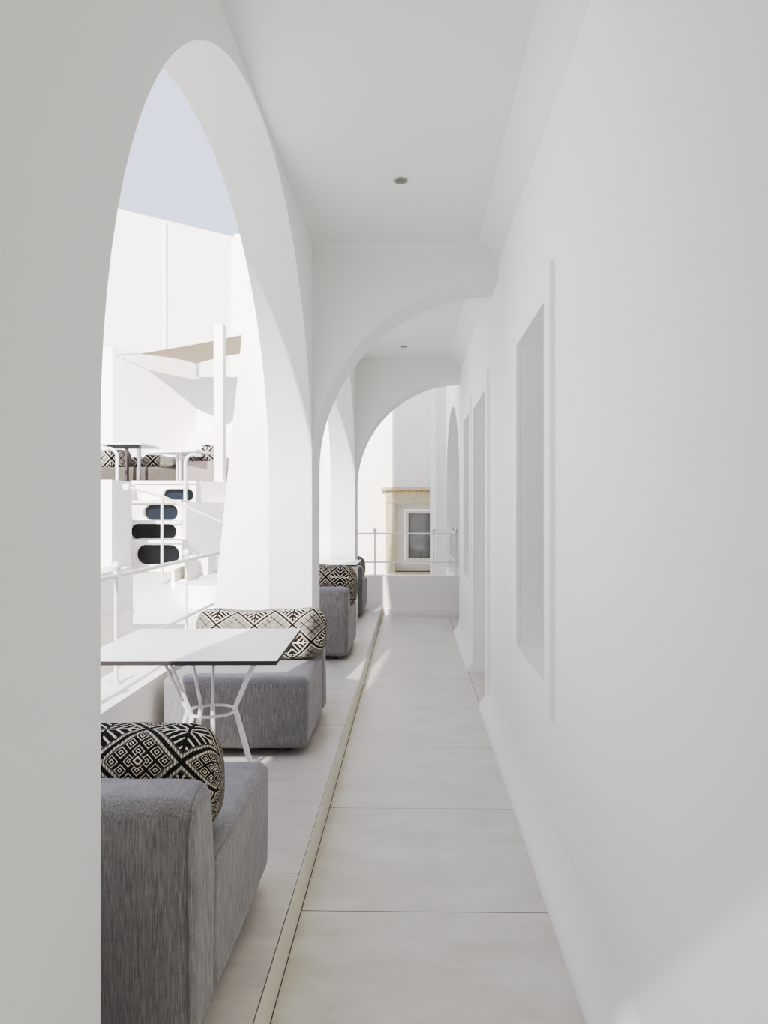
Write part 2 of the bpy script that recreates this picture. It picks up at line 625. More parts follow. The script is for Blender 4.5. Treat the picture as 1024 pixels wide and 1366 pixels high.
# recessed ceiling spots
for i, (px, py) in enumerate(((534, 240), (538, 462))):
    Y = (ZC - HC) / ((PPY - py) / FPX)
    p = P(px, py, Y)
    t = thing('ceiling_spotlight', ('small round recessed ceiling spotlight before the first cross arch',
              'small round recessed ceiling spotlight between the two cross arches')[i], 'ceiling light', (p.x, Y, ZC), 0,
              'recessed spots in the corridor ceiling')
    bm = new()
    tube(bm, [(0, 0, -0.006), (0, 0, 0.004)], 0.037, 28)
    ringt(bm, (0, 0, -0.004), 0.034, 0.004, 28, 6)
    obj('trim_ring', bm, M['spot_grey'], t)
    bm = new()
    tube(bm, [(0, 0, -0.0075), (0, 0, -0.001)], 0.026, 24)
    obj('lens', bm, M['spot_dark'], t)

# ------------------------------------------------------------------ END OF THE CORRIDOR
bm = new()
box(bm, -1.7, 0.70, 10.40, 10.62, -0.6, 0.53)
box(bm, -0.398, 0.60, 10.372, 10.41, 0.0, 0.07)
struct('wall_parapet_end', bm, M['plaster'])
bm = new()
box(bm, 0.56, 0.74, 10.62, 12.15, -0.6, 0.53)
struct('wall_parapet_side', bm, M['plaster'])
FW = 13.5
a = P(527, 672, FW)
b = P(640, 763, FW)
bm = new()
prism(bm, [[(-1.3, -2.0), (2.2, -2.0), (2.2, 4.6), (-1.3, 4.6)], [(a.x, b.z), (0.62, b.z), (0.62, a.z), (a.x, a.z)]], 'y', FW, FW + 0.35)
struct('wall_far', bm, M['plaster'])
bm = new()
loop = [(0.315, 12.62), (0.395, 12.42), (0.56, 12.34), (0.56, 12.9), (0.315, 12.9)]
prism(bm, [loop], 'z', -0.6, 4.0)
struct('wall_pilaster', bm, M['plaster_in_shaded'], 20)
bm = new()
box(bm, XRO - 0.3, 2.1, 14.2, 14.35, -0.6, 3.5)
struct('wall_room_far', bm, M['room'])
bm = new()
pz = P(566, 524, FW - 0.03).z
box(bm, -0.15, 0.9, FW - 0.06, FW + 0.01, pz - 0.015, pz + 0.02)
struct('trim_ledge', bm, M['plaster'])

# old stone-framed window in the far wall
w = thing('window_3', None, None, (a.x, FW, b.z))
w['kind'] = 'structure'
W_, H_ = 0.62 - a.x, a.z - b.z
sw = 0.175
bm = new()
bbox(bm, -sw, 0.0, -0.035, 0.06, -0.02, H_, 0.008)
obj('stone_jamb', bm, M['stone'], w)
bm = new()
bbox(bm, W_, W_ + sw, -0.035, 0.06, -0.02, H_, 0.008)
obj('stone_jamb', bm, M['stone'], w)
bm = new()
bbox(bm, -sw, W_ + sw, -0.035, 0.06, H_ + 0.001, H_ + 0.235, 0.008)
obj('stone_lintel', bm, M['stone'], w)
bm = new()
bbox(bm, -sw - 0.07, W_ + sw + 0.07, -0.10, 0.06, H_ + 0.236, H_ + 0.30, 0.012)
obj('stone_cornice', bm, M['stone'], w)
bm = new()
box(bm, -0.02, W_ + 0.02, -0.05, 0.2, -0.06, 0.0)
obj('sill', bm, M['stone'], w)
f0, f1 = 0.10, W_ - 0.10
bm = new()
prism(bm, [[(0.0, 0.0), (W_, 0.0), (W_, H_), (0, H_)], [(0.16, 0.14), (W_ - 0.06, 0.14), (W_ - 0.06, H_ - 0.10), (0.16, H_ - 0.10)]], 'y', 0.14, 0.20)
prism(bm, [[(0.18, 0.17), (W_ - 0.08, 0.17), (W_ - 0.08, H_ - 0.12), (0.18, H_ - 0.12)],
           [(0.235, 0.235), (W_ - 0.13, 0.235), (W_ - 0.13, H_ - 0.175), (0.235, H_ - 0.175)]], 'y', 0.115, 0.17)
obj('window_frame', bm, M['wood_white'], w)
bm = new()
box(bm, 0.2, W_ - 0.1, 0.145, 0.15, 0.2, H_ - 0.14)
obj('pane', bm, M['pane'], w)


# ------------------------------------------------------------------ RAILINGS
def post(parent, x, y, z0, ztop, zball, r=0.011, rb=0.027):
    bm = new()
    tube(bm, [(x, y, z0), (x, y, ztop + 0.02)], r, 10)
    p = obj('post', bm, M['rail_metal'], parent)
    bm = new()
    cyl(bm, (x, y, z0), 0.04, 0.008, 16)
    obj('base_plate', bm, M['rail_metal'], p)
    bm = new()
    ball(bm, (x, y, zball), rb, 16)
    tube(bm, [(x, y, ztop), (x, y, zball - rb * 0.6)], r * 1.25, 10)
    obj('ball_finial', bm, M['rail_metal'], p)
    bm = new()
    tube(bm, [(x - 0.0, y, ztop - 0.016), (x, y, ztop + 0.016)], r * 1.6, 12)
    obj('collar', bm, M['rail_metal'], p)


ZT, ZM, ZB = 1.092, 0.69, 1.143
rl = thing('balcony_railing', 'white metal railing with ball finials on the low wall beside the sofas', 'railing', (-1.60, 2.8, 0.5))
y_posts = [2.78, 4.03, 5.30, 6.57, 7.84, 9.11]
for y in y_posts:
    post(rl, 0, y - 2.8, 0.01, ZT - 0.5, ZB - 0.5)
bm = new()
tube(bm, [(0, -1.2, ZT - 0.5), (0, 7.58, ZT - 0.5)], 0.0125, 10)
obj('top_rail', bm, M['rail_metal'], rl)
bm = new()
tube(bm, [(0, -1.2, ZM - 0.5), (0, 7.58, ZM - 0.5)], 0.011, 10)
obj('middle_rail', bm, M['rail_metal'], rl)

rl = thing('balcony_railing', 'white metal railing with ball finials on the end parapet before the stone-framed window', 'railing', (0, 10.5, 0.53))
for x in (-0.515, 0.305):
    post(rl, x, 0, 0, 1.117 - 0.53, 1.16 - 0.53, 0.0105, 0.028)
post(rl, 0.615, 0, 0, 1.117 - 0.53, 1.16 - 0.53, 0.0105, 0.028)
for y in (0.82, 1.60):
    post(rl, 0.615, y, 0, 1.117 - 0.53, 1.16 - 0.53, 0.010, 0.027)
for nm, z, r in (('top_rail', 1.115 - 0.53, 0.0115), ('middle_rail', 0.715 - 0.53, 0.0105)):
    bm = new()
    tube(bm, [(-1.55, 0, z), (0.615, 0, z)], r, 10)
    tube(bm, [(0.615, 0, z), (0.615, 1.62, z)], r, 10)
    obj(nm, bm, M['rail_metal'], rl)

bm = new()
box(bm, -1.535, -1.40, 0.2, 10.40, -0.6, 0.53)
box(bm, -1.74, -1.535, 0.2, 10.40, -0.6, 0.508)
struct('wall_low_outer', bm, M['plaster'])


# ------------------------------------------------------------------ SOFAS
def softbox(bm, x0, x1, y0, y1, z0, z1, r, n=22, bulge=0.0, wr=0.0, seed=0.0, drape=0.0):
    hx, hy, hz = (x1 - x0) / 2, (y1 - y0) / 2, (z1 - z0) / 2
    c = Vector(((x0 + x1) / 2, (y0 + y1) / 2, (z0 + z1) / 2))
    half = Vector((hx, hy, hz))
    vm = {}

    def par(i, h):
        # parameter samples packed towards the rounded edges
        u = i / n * 2 - 1
        k = min(0.95, 1 - r / h)
        a = 0.62
        if abs(u) <= a:
            return u / a * k
        s = (abs(u) - a) / (1 - a)
        return math.copysign(k + (1 - k) * math.tan(s * PI / 4), u)

    def vert(i, j, k):
        key = (i, j, k)
        if key in vm:
            return vm[key]
        q = Vector((par(i, hx) * hx, par(j, hy) * hy, par(k, hz) * hz))
        inn = Vector([max(-half[a] + r, min(half[a] - r, q[a])) for a in range(3)])
        d = q - inn
        if d.length > 1e-9:
            q = inn + d.normalized() * r
        nrm = d.normalized() if d.length > 1e-9 else Vector((0, 0, 0))
        b = bulge * (1 - (q.x / hx) ** 4 * 0.9) * (1 - (q.y / hy) ** 4 * 0.9) * (1 - (q.z / hz) ** 4 * 0.9)
        q = q + nrm * b
        if wr:
            nv = noise.noise(Vector((q.x * 4 + seed, q.y * 4, q.z * 2.2))) + 0.5 * noise.noise(Vector((q.x * 11 + seed, q.y * 11, q.z * 3)))
            q = q + nrm * nv * wr
        vm[key] = bm.verts.new(q + c)
        return vm[key]

    for fix in (0, n):
        for i in range(n):
            for j in range(n):
                for f in ([(fix, i, j), (fix, i + 1, j), (fix, i + 1, j + 1), (fix, i, j + 1)],
                          [(i, fix, j), (i + 1, fix, j), (i + 1, fix, j + 1), (i, fix, j + 1)],
                          [(i, j, fix), (i + 1, j, fix), (i + 1, j + 1, fix), (i, j + 1, fix)]):
                    try:
                        bm.faces.new([vert(*p) for p in f])
                    except ValueError:
                        pass


SW, SD, SB = 0.78, 0.95, 0.205


def make_sofa(mat, label, group):
    t = thing('lounge_sofa', label, 'sofa', (0, 0, 0), 0, group)
    h = SW / 2
    bm = new()
    softbox(bm, -h, h, SB - 0.015, SD, 0.035, 0.42, 0.042, 26, 0.012, 0.006, 3.1)
    seat = obj('seat', bm, mat, t, 60)
    bm = new()
    softbox(bm, -h, h, 0.0, SB, 0.035, 0.632, 0.05, 30, 0.008, 0.010, 9.4)
    back = obj('backrest', bm, mat, t, 60)
    # seams that run round the top edges
    bm = new()
    e = 0.028
    bm.free()
    for sx in (-1, 1):
        bm = new()
        tube(bm, [(sx * (h - 0.008), SB + 0.02, 0.4), (sx * (h - 0.008), SD - 0.04, 0.4)], 0.0035, 6)
        obj('seam', bm, mat, seat)
        bm = new()
        tube(bm, [(sx * (h - 0.012), 0.012, 0.07), (sx * (h - 0.012), 0.012, 0.56), (sx * (h - 0.011), 0.03, 0.605), (sx * (h - 0.011), 0.09, 0.622),
                  (sx * (h - 0.011), SB - 0.05, 0.622)], 0.0035, 6)
        obj('seam', bm, mat, back)
    for x in (-h + 0.12, h - 0.12):
        for y in (0.12, SD - 0.14):
            bm = new()
            tube(bm, [(x, y, 0.0), (x, y, 0.05)], 0.022, 14, 0, 0.026)
            obj('foot', bm, M['black_plastic'], t)
    return t


SG = 'grey sofas on the corridor platform'
s1 = make_sofa(M['sofa'], 'grey sofa nearest the viewer, its back turned, holding the black and cream bolster', SG)
s1.location = (-0.508 - SW / 2, 1.735, PL)
s2 = copy_tree(s1)
s2['label'] = 'grey sofa behind the white table, facing the viewer, in front of the first pier'
s2.location = (-0.552 - SW / 2, 4.855, PL)
s2.rotation_euler.z = PI
s2.scale = (1.0, 0.925, 1.0)
s3 = copy_tree(s1)
s3['label'] = 'dark grey sofa seen from behind just past the first pier'
s3.location = (-0.548 - SW / 2, 6.50, PL)
s4 = copy_tree(s1)
s4['label'] = 'grey sofa past the second pier, only its edge showing'
s4.location = (-0.598 - SW / 2, 9.12, PL)


# ------------------------------------------------------------------ PATTERNED CUSHIONS
def cushion_mesh(w, h, d, sag, lean, seed, mat, dent=0.0, nu=56, nt=52):
    bm = new()
    uvl = bm.loops.layers.uv.new('UVMap')
    us = [math.sin(PI / 2 * (i / nu * 2 - 1)) for i in range(nu + 1)]
    prof = [max(0.0, 1 - abs(u) ** 7) ** 0.42 for u in us]
    al = [0.0]
    for i in range(nu):
        al.append(al[-1] + math.hypot((us[i + 1] - us[i]) * w / 2, (prof[i + 1] - prof[i]) * (h + d) / 4))
    mid = al[nu // 2]
    cs = []
    for j in range(nt + 1):
        a = 2 * PI * j / nt
        e = 2 / 2.9
        cs.append((math.copysign(abs(math.cos(a)) ** e, math.cos(a)) * d / 2, math.copysign(abs(math.sin(a)) ** e, math.sin(a)) * h / 2))
    at = [0.0]
    for j in range(nt):
        at.append(at[-1] + math.hypot(cs[j + 1][0] - cs[j][0], cs[j + 1][1] - cs[j][1]))
    V, UV = [], []
    for i, u in enumerate(us):
        row, ruv = [], []
        for j in range(nt + 1):
            y, z = cs[j][0] * prof[i], cs[j][1] * (0.3 + 0.7 * prof[i]) if prof[i] > 0 else 0
            z = cs[j][1] * prof[i] ** 0.8
            x = u * w / 2
            up = max(0.0, z / (h / 2))
            z -= sag * up * (1 - u * u) * (1.0 - 0.35 * u) + dent * up * max(0, u) ** 2
            nv = noise.noise(Vector((x * 7 + seed, y * 7, z * 7)))
            k = 1 + 0.08 * nv
            y, z = y * k, z * k
            y += lean * z
            if j < nt:
                row.append(bm.verts.new((x, y, z + h / 2)))
            ruv.append((al[i] - mid, at[j] - at[nt // 2]))
        V.append(row)
        UV.append(ruv)
    for i in range(nu):
        for j in range(nt):
            j2 = (j + 1) % nt
            try:
                f = bm.faces.new([V[i][j], V[i + 1][j], V[i + 1][j2], V[i][j2]])
            except ValueError:
                continue
            for lp, uvv in zip(f.loops, (UV[i][j], UV[i + 1][j], UV[i + 1][j + 1], UV[i][j + 1])):
                lp[uvl].uv = uvv
    bmesh.ops.remove_doubles(bm, verts=bm.verts[:], dist=1e-5)
    return bm


def cushion(loc, rz, w, h, d, sag, lean, seed, mat, label, group, dent=0.0):
    bm = cushion_mesh(w, h, d, sag, lean, seed, mat, dent)
    o = obj('patterned_cushion', bm, mat, None, 80, label, 'cushion', group)
    o.location = loc
    o.rotation_euler = (0, 0, rz)
    return o


CG = 'patterned cushions on the corridor sofas'
ST = PL + 0.43
cushion((-0.905, 2.055, ST - 0.02), 0, 0.77, 0.318, 0.235, 0.006, -0.05, 1.0, M['ikat'],
        'black and cream diamond-patterned bolster cushion on the sofa nearest the viewer', CG)
cushion((-0.905, 4.515, ST - 0.012), 0, 0.79, 0.325, 0.215, 0.04, 0.14, 5.0, M['ikat_worn'],
        'cream and brown-black patterned cushion on the sofa facing the viewer', CG, 0.0)
cushion((-0.895, 6.84, ST - 0.02), 0, 0.80, 0.41, 0.235, 0.006, -0.05, 8.0, M['ikat_far'],
        'black patterned cushion on the sofa just past the first pier', CG)
cushion((-0.965, 9.46, ST - 0.02), 0, 0.76, 0.335, 0.235, 0.006, -0.05, 8.5, M['ikat_far'],
        'dark patterned cushion on the sofa past the second pier', CG)


# ------------------------------------------------------------------ CORRIDOR TABLES
def make_table(label, group):
    t = thing('bistro_table', label, 'table', (0, 0, 0), 0, group)
    hw, ht = 0.385, 0.745
    bm = new()
    box(bm, -hw, hw, -hw, hw, ht - 0.016, ht - 0.0005, 0)
    v = [bm.verts.new(p) for p in ((-hw, -hw, ht), (hw, -hw, ht), (hw, hw, ht), (-hw, hw, ht))]
    bm.faces.new(v).material_index = 1
    bmesh.ops.recalc_face_normals(bm, faces=bm.faces[:])
    obj('tabletop', bm, [M['table_edge'], M['table_white']], t)
    rr, zr = 0.10, 0.455
    for ang in (22, 30, 101, 130, 187, 232):
        a = math.radians(ang)
        ca, sa = math.cos(a), math.sin(a)
        bm = new()
        tube(bm, [(0.225 * ca + 0.05, 0.225 * sa, ht - 0.016), (rr * ca + 0.05, rr * sa, zr)], 0.0075, 8)
        tube(bm, [(rr * ca + 0.05, rr * sa, zr + 0.004), (0.225 * ca + 0.05, 0.225 * sa, 0.0)], 0.0105, 8)
        obj('leg', bm, M['white_metal'], t)
    bm = new()
    ringt(bm, (0.05, 0, zr), rr, 0.0065)
    obj('ring', bm, M['white_metal'], t)
    bm = new()
    cyl(bm, (0.03, 0, ht - 0.024), 0.25, 0.010, 32)
    obj('mounting_plate', bm, M['table_edge'], t)
    return t


TG = 'square white tables on the corridor platform'
t1 = make_table('square white table with dark edge and white rod legs, between the first two sofas', TG)
t1.location = (-0.905, 3.19, PL)
t1.rotation_euler.z = math.radians(1.6)
t2 = copy_tree(t1)
t2['label'] = 'white tabletop showing above the cushion of the sofa past the first pier'
t2.location = (-0.955, 8.12, PL)
t2.rotation_euler.z = 0

# ------------------------------------------------------------------ COURTYARD
bm = new()
box(bm, -40, -1.70, -25, 45, -1.0, -0.6)
box(bm, -1.75, 40, -25, -4.0, -1.0, -0.3)
struct('floor_courtyard', bm, M['ground'])
# rising limewashed ramp
bm = new()
prism(bm, [[(0.0, -0.6), (0.0, -0.55), (3.2, -0.25), (6.4, 0.52), (7.3, 0.80), (9.5, 0.86), (9.5, -0.6)]], 'x', -3.4, -1.741)
struct('floor_ramp', bm, M['ground'], 50)

# terrace block: lit front, grey shaded side, wall behind the stairs
tz = 1.60
bm = new()
zt = 1.735
L = P(131, 700, 7.0).x
e = P(149, 700, 7.0).x
e2 = P(175.5, 700, 7.62).x
prism(bm, [[(-14, 7.0), (e, 7.0), (e2, 7.62), (e2 - 0.35, 7.70), (e2 - 0.35, 9.15), (-14, 9.15)]], 'z', -0.6, zt)
struct('wall_terrace_front', bm, M['plaster'])
bm = new()
xg0, xg1 = P(243, 700, 7.9).x, P(306, 700, 10.1).x
zs = P(250, 671, 8.6).z
xu = P(262, 650, 8.75).x
prism(bm, [[(xg0, 7.9), (xg0 + 0.05, 7.86), (xg1 + 1.0, 9.6), (xg1 + 1.0, 14.0), (xg0 - 0.0, 14.0)]], 'z', -0.6, zs)
prism(bm, [[(xu, 8.80), (xu + 0.02, 8.74), (xg1 + 1.0, 10.5), (xg1 + 1.0, 14.0), (xu, 14.0)]], 'z', zs - 0.02, 1.79)
struct('wall_terrace_side', bm, M['plaster'])
bm = new()
box(bm, -14, -1.9, 9.15, 14.2, -0.6, tz)
struct('floor_terrace', bm, M['ground'])
bm = new()
box(bm, -14, -3.16, 9.05, 9.2, -0.6, 1.79)
box(bm, -3.17, -2.3, 9.19, 9.30, tz - 1.9, 1.80)
struct('wall_terrace_parapet', bm, M['plaster'])


# staircase of open white steps with rounded dark glass risers
def rrect(x0, x1, z0, z1, r, k=8):
    pts = []
    for cx, cz, a0 in ((x1 - r, z0 + r, -PI / 2), (x1 - r, z1 - r, 0), (x0 + r, z1 - r, PI / 2), (x0 + r, z0 + r, PI)):
        pts += [(cx + r * math.cos(a0 + PI / 2 * i / k), cz + r * math.sin(a0 + PI / 2 * i / k)) for i in range(k + 1)]
    return pts


st = thing('courtyard_staircase', 'white plaster staircase with rounded dark openings climbing to the terrace', 'staircase', (0, 0, 0))
for i, (x0, x1, y0, y1, Y, gl, px0, px1, py0, py1) in enumerate((
        (180, 239, 727, 753, 7.72, 'black_glass', 172, 243, 720, 766),
        (172, 235, 699, 720, 8.02, 'black_glass', 168, 242, 694.5, 723),
        (191, 237, 673, 694, 8.34, 'dark_glass', 174, 242, 667, 697.5),
        (217, 258, 652, 668, 8.66, 'dark_glass', 176, 262, 641, 671))):
    a0, a1 = P(x0, y1, Y), P(x1, y0, Y)
    b0, b1 = P(px0, py1, Y), P(px1, py0, Y)
    bm = new()
    hr = 0.47 * (a1.z - a0.z)
    prism(bm, [[(b0.x, b0.z), (b1.x, b0.z), (b1.x, b1.z), (b0.x, b1.z)], rrect(a0.x, a1.x, a0.z, a1.z, hr)], 'y', Y, Y + 0.10)
    box(bm, b0.x, b1.x + 0.002, Y - 0.03, Y + 0.36, b1.z - 0.035, b1.z)
    box(bm, b1.x - 0.03, b1.x + 0.003, Y + 0.05, Y + 0.36, b0.z, b1.z - 0.001)
    stp = obj('step', bm, M['plaster'], st, 40)
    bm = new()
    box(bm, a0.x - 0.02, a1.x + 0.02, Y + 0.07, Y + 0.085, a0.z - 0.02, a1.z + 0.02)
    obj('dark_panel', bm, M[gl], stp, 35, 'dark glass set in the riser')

# handrails of the stairs
hr_ = thing('stair_handrail', 'straight white handrail sloping down across the staircase', 'handrail', (0, 0, 0))
pA, pB, pC = P(168, 649, 6.95), P(216, 662, 7.05), P(303, 700, 7.2)
bm = new()
tube(bm, [pA, pB, pC], 0.013, 10)
obj('rail', bm, M['rail_metal'], hr_)
bm = new()
tube(bm, [pA + Vector((0, 0.05, 0)), pA - Vector((0, 0.012, 0))], 0.032, 16)
obj('wall_plate', bm, M['rail_metal'], hr_)
bm = new()
tube(bm, [pB, (pB.x, pB.y, 0.78)], 0.013, 10)
obj('post', bm, M['rail_metal'], hr_)


def hoop(pxs, pxe, pyt, pyb, Y, label, d=1):
    t = thing('handrail_hoop', label, 'handrail', (0, 0, 0), 0, 'curved white handrail ends on the terrace')
    a, b = P(pxs, pyb, Y), P(pxs, pyt, Y)
    e = P(pxe, pyt, Y)
    s = 1 if e.x > a.x else -1
    r = 0.10
    pts = [a, (b.x, Y, b.z - r)] + [(b.x + s * r * (1 - math.cos(q)), Y, b.z - r + r * math.sin(q)) for q in
                                    [PI / 2 * k / 7 for k in range(1, 8)]] + [(e.x, Y + 0.05, e.z - 0.01)]
    bm = new()
    tube(bm, pts, 0.019, 10)
    obj('rail', bm, M['rail_metal'], t)


hoop(156, 131, 598, 646, 8.9, 'curved white handrail hoop in front of the dark-framed terrace table')
hoop(247, 266, 606, 669, 8.6, 'curved white handrail hoop in front of the lightened terrace sofa')

# low shaded wall with a ledge below the balcony railing
bm = new()
wx = P(177, 700, 5.4).x
prism(bm, [[(-3.2, 3.4), (wx + 0.03, 3.4), (wx, 5.4), (-3.2, 5.4)]], 'z', -0.6, P(140, 764, 4.9).z)
struct('wall_lower_court', bm, M['plaster'])
bm = new()
lz = P(140, 827, 4.8).z
box(bm, wx - 0.02, wx + 0.055, 3.4, 5.28, lz - 0.02, lz + 0.008)
struct('trim_court_ledge', bm, M['plaster'])

# curved planter wall and small white block by the stair foot
bm = new()
c = P(297, 780, 7.0)
loop = arc((c.x, 7.1), 0.45, 0.55, PI * 0.98, 2 * PI, 24)
prism(bm, [loop], 'z', -0.6, P(260, 779, 6.75).z)
struct('wall_curved_planter', bm, M['plaster'], 40)
bx = thing('plaster_block', 'small white plaster block with a grey open recess at the stair foot', 'block', (0, 0, 0))
a0, a1 = P(231, 779, 7.0), P(246, 757, 7.0)
zb = 0.70
bm = new()
prism(bm, [[(a0.x - 0.02, zb), (a1.x + 0.03, zb), (a1.x + 0.03, a1.z + 0.07), (a0.x - 0.02, a1.z + 0.01)],
           [(a0.x + 0.01, a0.z + 0.015), (a1.x, a0.z + 0.05), (a1.x, a1.z + 0.02), (a0.x + 0.01, a1.z - 0.02)]], 'y', 7.0, 7.35)
obj('shell', bm, M['plaster'], bx)
bm = new()
box(bm, a0.x - 0.01, a1.x + 0.02, 7.3, 7.34, zb, a1.z - 0.01)
obj('back_panel', bm, M['room'], bx)
bm = new()
c0 = P(247, 777, 7.4)
c1 = P(278, 742, 7.4)
box(bm, c0.x, c1.x, 7.4, 7.7, 0.4, c1.z)
struct('wall_stair_stub', bm, M['plaster'])

# terrace back walls: box wall with pillar edge, corner, recess on the right
bm = new()
q0, q1 = P(150, 600, 11.95), P(262, 600, 13.0)
prism(bm, [[(-14, 11.95), (q0.x, 11.95), (q1.x, 13.0), (q1.x, 13.2), (-14, 13.2)]], 'z', tz, P(150, 463, 11.95).z)
struct('wall_terrace_back', bm, M['plaster'])
bm = new()
box(bm, q1.x - 0.02, -1.2, 13.0, 13.2, tz, P(262, 503, 13.0).z)
bq = P(262, 577, 12.4)
box(bm, q1.x + 0.02, -1.2, 12.4, 13.01, tz, bq.z)
struct('wall_terrace_recess', bm, M['plaster'])

# tall building closing the courtyard
K1 = P(313, 316, 16.0)
dr = Vector((math.sin(math.radians(51)), math.cos(math.radians(51))))
zt_ = K1.z
bm = new()
A_ = Vector((K1.x, K1.y)) - dr * 22
nn = Vector((-dr.y, dr.x)) * 0.5
prism(bm, [[(A_.x, A_.y), (K1.x, K1.y), (K1.x + nn.x, K1.y + nn.y), (A_.x + nn.x, A_.y + nn.y)]], 'z', -0.6, zt_)
struct('wall_tall_building', bm, M['plaster'])
bm = new()
# rib seen at px 220: solve for the spot on the wall
best = min(range(400), key=lambda k: abs((P(220, 300, (K1.xy - dr * (k * 0.01)).y).x) - (K1.xy - dr * (k * 0.01)).x))
rib = K1.xy - dr * (best * 0.01)
n2 = Vector((dr.y, -dr.x))
pts = [rib + dr * 0.03, rib + dr * 0.03 + n2 * 0.03, rib - dr * 0.03 + n2 * 0.03, rib - dr * 0.03]
prism(bm, [[(p.x, p.y) for p in pts]], 'z', -0.6, zt_ - 0.02)
struct('trim_building_rib', bm, M['plaster'])
bm = new()
box(bm, K1.x + 0.001, K1.x + 6, 15.9, 16.4, -0.6, zt_ + 0.03)
struct('wall_tall_building_side', bm, M['plaster'])

# pergola post
bm = new()
pp = P(292.5, 640, 9.45)
bbox(bm, pp.x - 0.065, pp.x + 0.065, 9.40, 9.53, tz, P(292, 431, 9.4).z, 0.018, 2)
obj('pergola_post', bm, M['plaster'], None, 35, 'square white post standing in front of the beige shade sail', 'post')

# beige shade sail
sl = thing('shade_sail', 'beige triangular shade sail stretched over the terrace', 'shade sail', (0, 0, 0))
cs = [P(184, 472, 12.05), P(262, 485, 11.7), P(326, 471, 12.0), P(326, 446, 12.9)]
bm = new()
n_ = 14
grid = []
for i in range(n_ + 1):
    row = []
    for j in range(n_ + 1):
        u, v = i / n_, j / n_
        p = cs[0] * (1 - u) * (1 - v) + cs[1] * u * (1 - v) + cs[2] * u * v + cs[3] * (1 - u) * v
        cen = (cs[0] + cs[1] + cs[2] + cs[3]) / 4
        w_ = 0.10 * ((4 * u * (1 - u)) * (abs(2 * v - 1)) ** 2 + (4 * v * (1 - v)) * (abs(2 * u - 1)) ** 2)
        p = p.lerp(cen, w_)
        p.z -= 0.06 * (16 * u * (1 - u) * v * (1 - v))
        row.append(bm.verts.new(p))
    grid.append(row)
for i in range(n_):
    for j in range(n_):
        bm.faces.new([grid[i][j], grid[i + 1][j], grid[i + 1][j + 1], grid[i][j + 1]])
o = obj('sail_cloth', bm, M['sail'], sl, 60)
wall_hook = P(155, 473, 11.97)
for a_, b_ in ((cs[0], wall_hook), (cs[1], P(264, 505, 12.95))):
    bm = new()
    tube(bm, [a_, b_], 0.005, 6)
    obj('cable', bm, M['light_metal_grey'], sl)


# terrace furniture
def terrace_sofa(px0, px1, pyt, Y, depth, mat, label, hs):
    t = thing('terrace_sofa', label, 'sofa', ((P(px0, 600, Y).x + P(px1, 600, Y).x) / 2, Y, tz), 0, 'sofas on the terrace')
    w = (P(px1, 600, Y).x - P(px0, 600, Y).x) / 2
    bm = new()
    softbox(bm, -w, w, 0, depth, 0.03, hs, 0.03, 14, 0.006, 0.004, px0)
    obj('seat', bm, mat, t, 60)
    bm = new()
    softbox(bm, -w, w, depth - 0.01, depth + 0.18, 0.03, hs + 0.10, 0.04, 12, 0.004, 0.003, px1)
    obj('backrest', bm, mat, t, 60)
    for x in (-w + 0.06, w - 0.06):
        bm = new()
        tube(bm, [(x, 0.07, 0), (x, 0.07, 0.05)], 0.022, 10)
        obj('foot', bm, M['black_plastic'], t)
    return t


terrace_sofa(120, 237.5, 618, 9.55, 0.8, M['sofa_shaded'], 'taupe sofa on the terrace behind the dark-framed table', 0.40)
terrace_sofa(241, 284.5, 612, 9.42, 0.75, M['sofa_sunlit'], 'pinkish sofa, lightened as if sunlit, on the terrace beside the square white post', 0.47)
for i, (px, py, w, h, Y, lab, mt) in enumerate((
        (189, 606, 0.40, 0.17, 10.10, 'patterned cushion on the terrace sofa right of the dark table leg', 'ikat_small'),
        (207, 605, 0.30, 0.19, 9.95, 'larger patterned cushion on the taupe terrace sofa', 'ikat_small'),
        (226, 607, 0.24, 0.15, 9.82, 'dark patterned cushion at the end of the taupe terrace sofa', 'ikat'),
        (255, 607, 0.34, 0.15, 9.95, 'flat patterned cushion under the white terrace tabletop', 'ikat_small'),
        (279, 598, 0.20, 0.25, 9.9, 'upright black patterned cushion against the square white post', 'ikat_small'))):
    p = P(px, py, Y)
    hz = tz + 0.47 if px > 240 else tz + 0.40
    o = cushion((p.x, Y, hz - 0.005), 0, w, h, 0.16, 0.0, -0.05, 20 + i, M[mt], lab, 'cushions on the terrace')
p = P(141, 612, 9.35)
o = cushion((p.x - 0.05, 9.75, tz + 0.395), 0, 0.42, 0.24, 0.18, 0, 0.0, 33, M['ikat_small'],
            'striped pale cushion behind the curved handrail hoop', 'cushions on the terrace')

tt = thing('terrace_table', 'slim table with white top and dark metal frame on the terrace', 'table', (0, 0, 0), 0, 'tables on the terrace')
Y = 9.36
a0, a1 = P(131, 590, Y), P(193, 591, Y)
bm = new()
bbox(bm, a0.x, a1.x, Y - 0.12, Y + 0.55, 2.262, 2.285, 0.004, 1)
obj('tabletop', bm, M['table_white'], tt)
b0, b1 = P(144, 592, Y), P(187, 592, Y)
bm = new()
box(bm, b0.x, b1.x, Y - 0.03, Y + 0.03, 2.222, 2.262)
obj('frame', bm, M['dark_metal'], tt)
for px, mt in ((169, 'dark_metal'), (185.5, 'light_metal_grey')):
    q = P(px, 600, Y)
    bm = new()
    box(bm, q.x - 0.014, q.x + 0.014, Y - 0.03, Y + 0.03, tz, 2.224)
    obj('leg', bm, M[mt], tt)

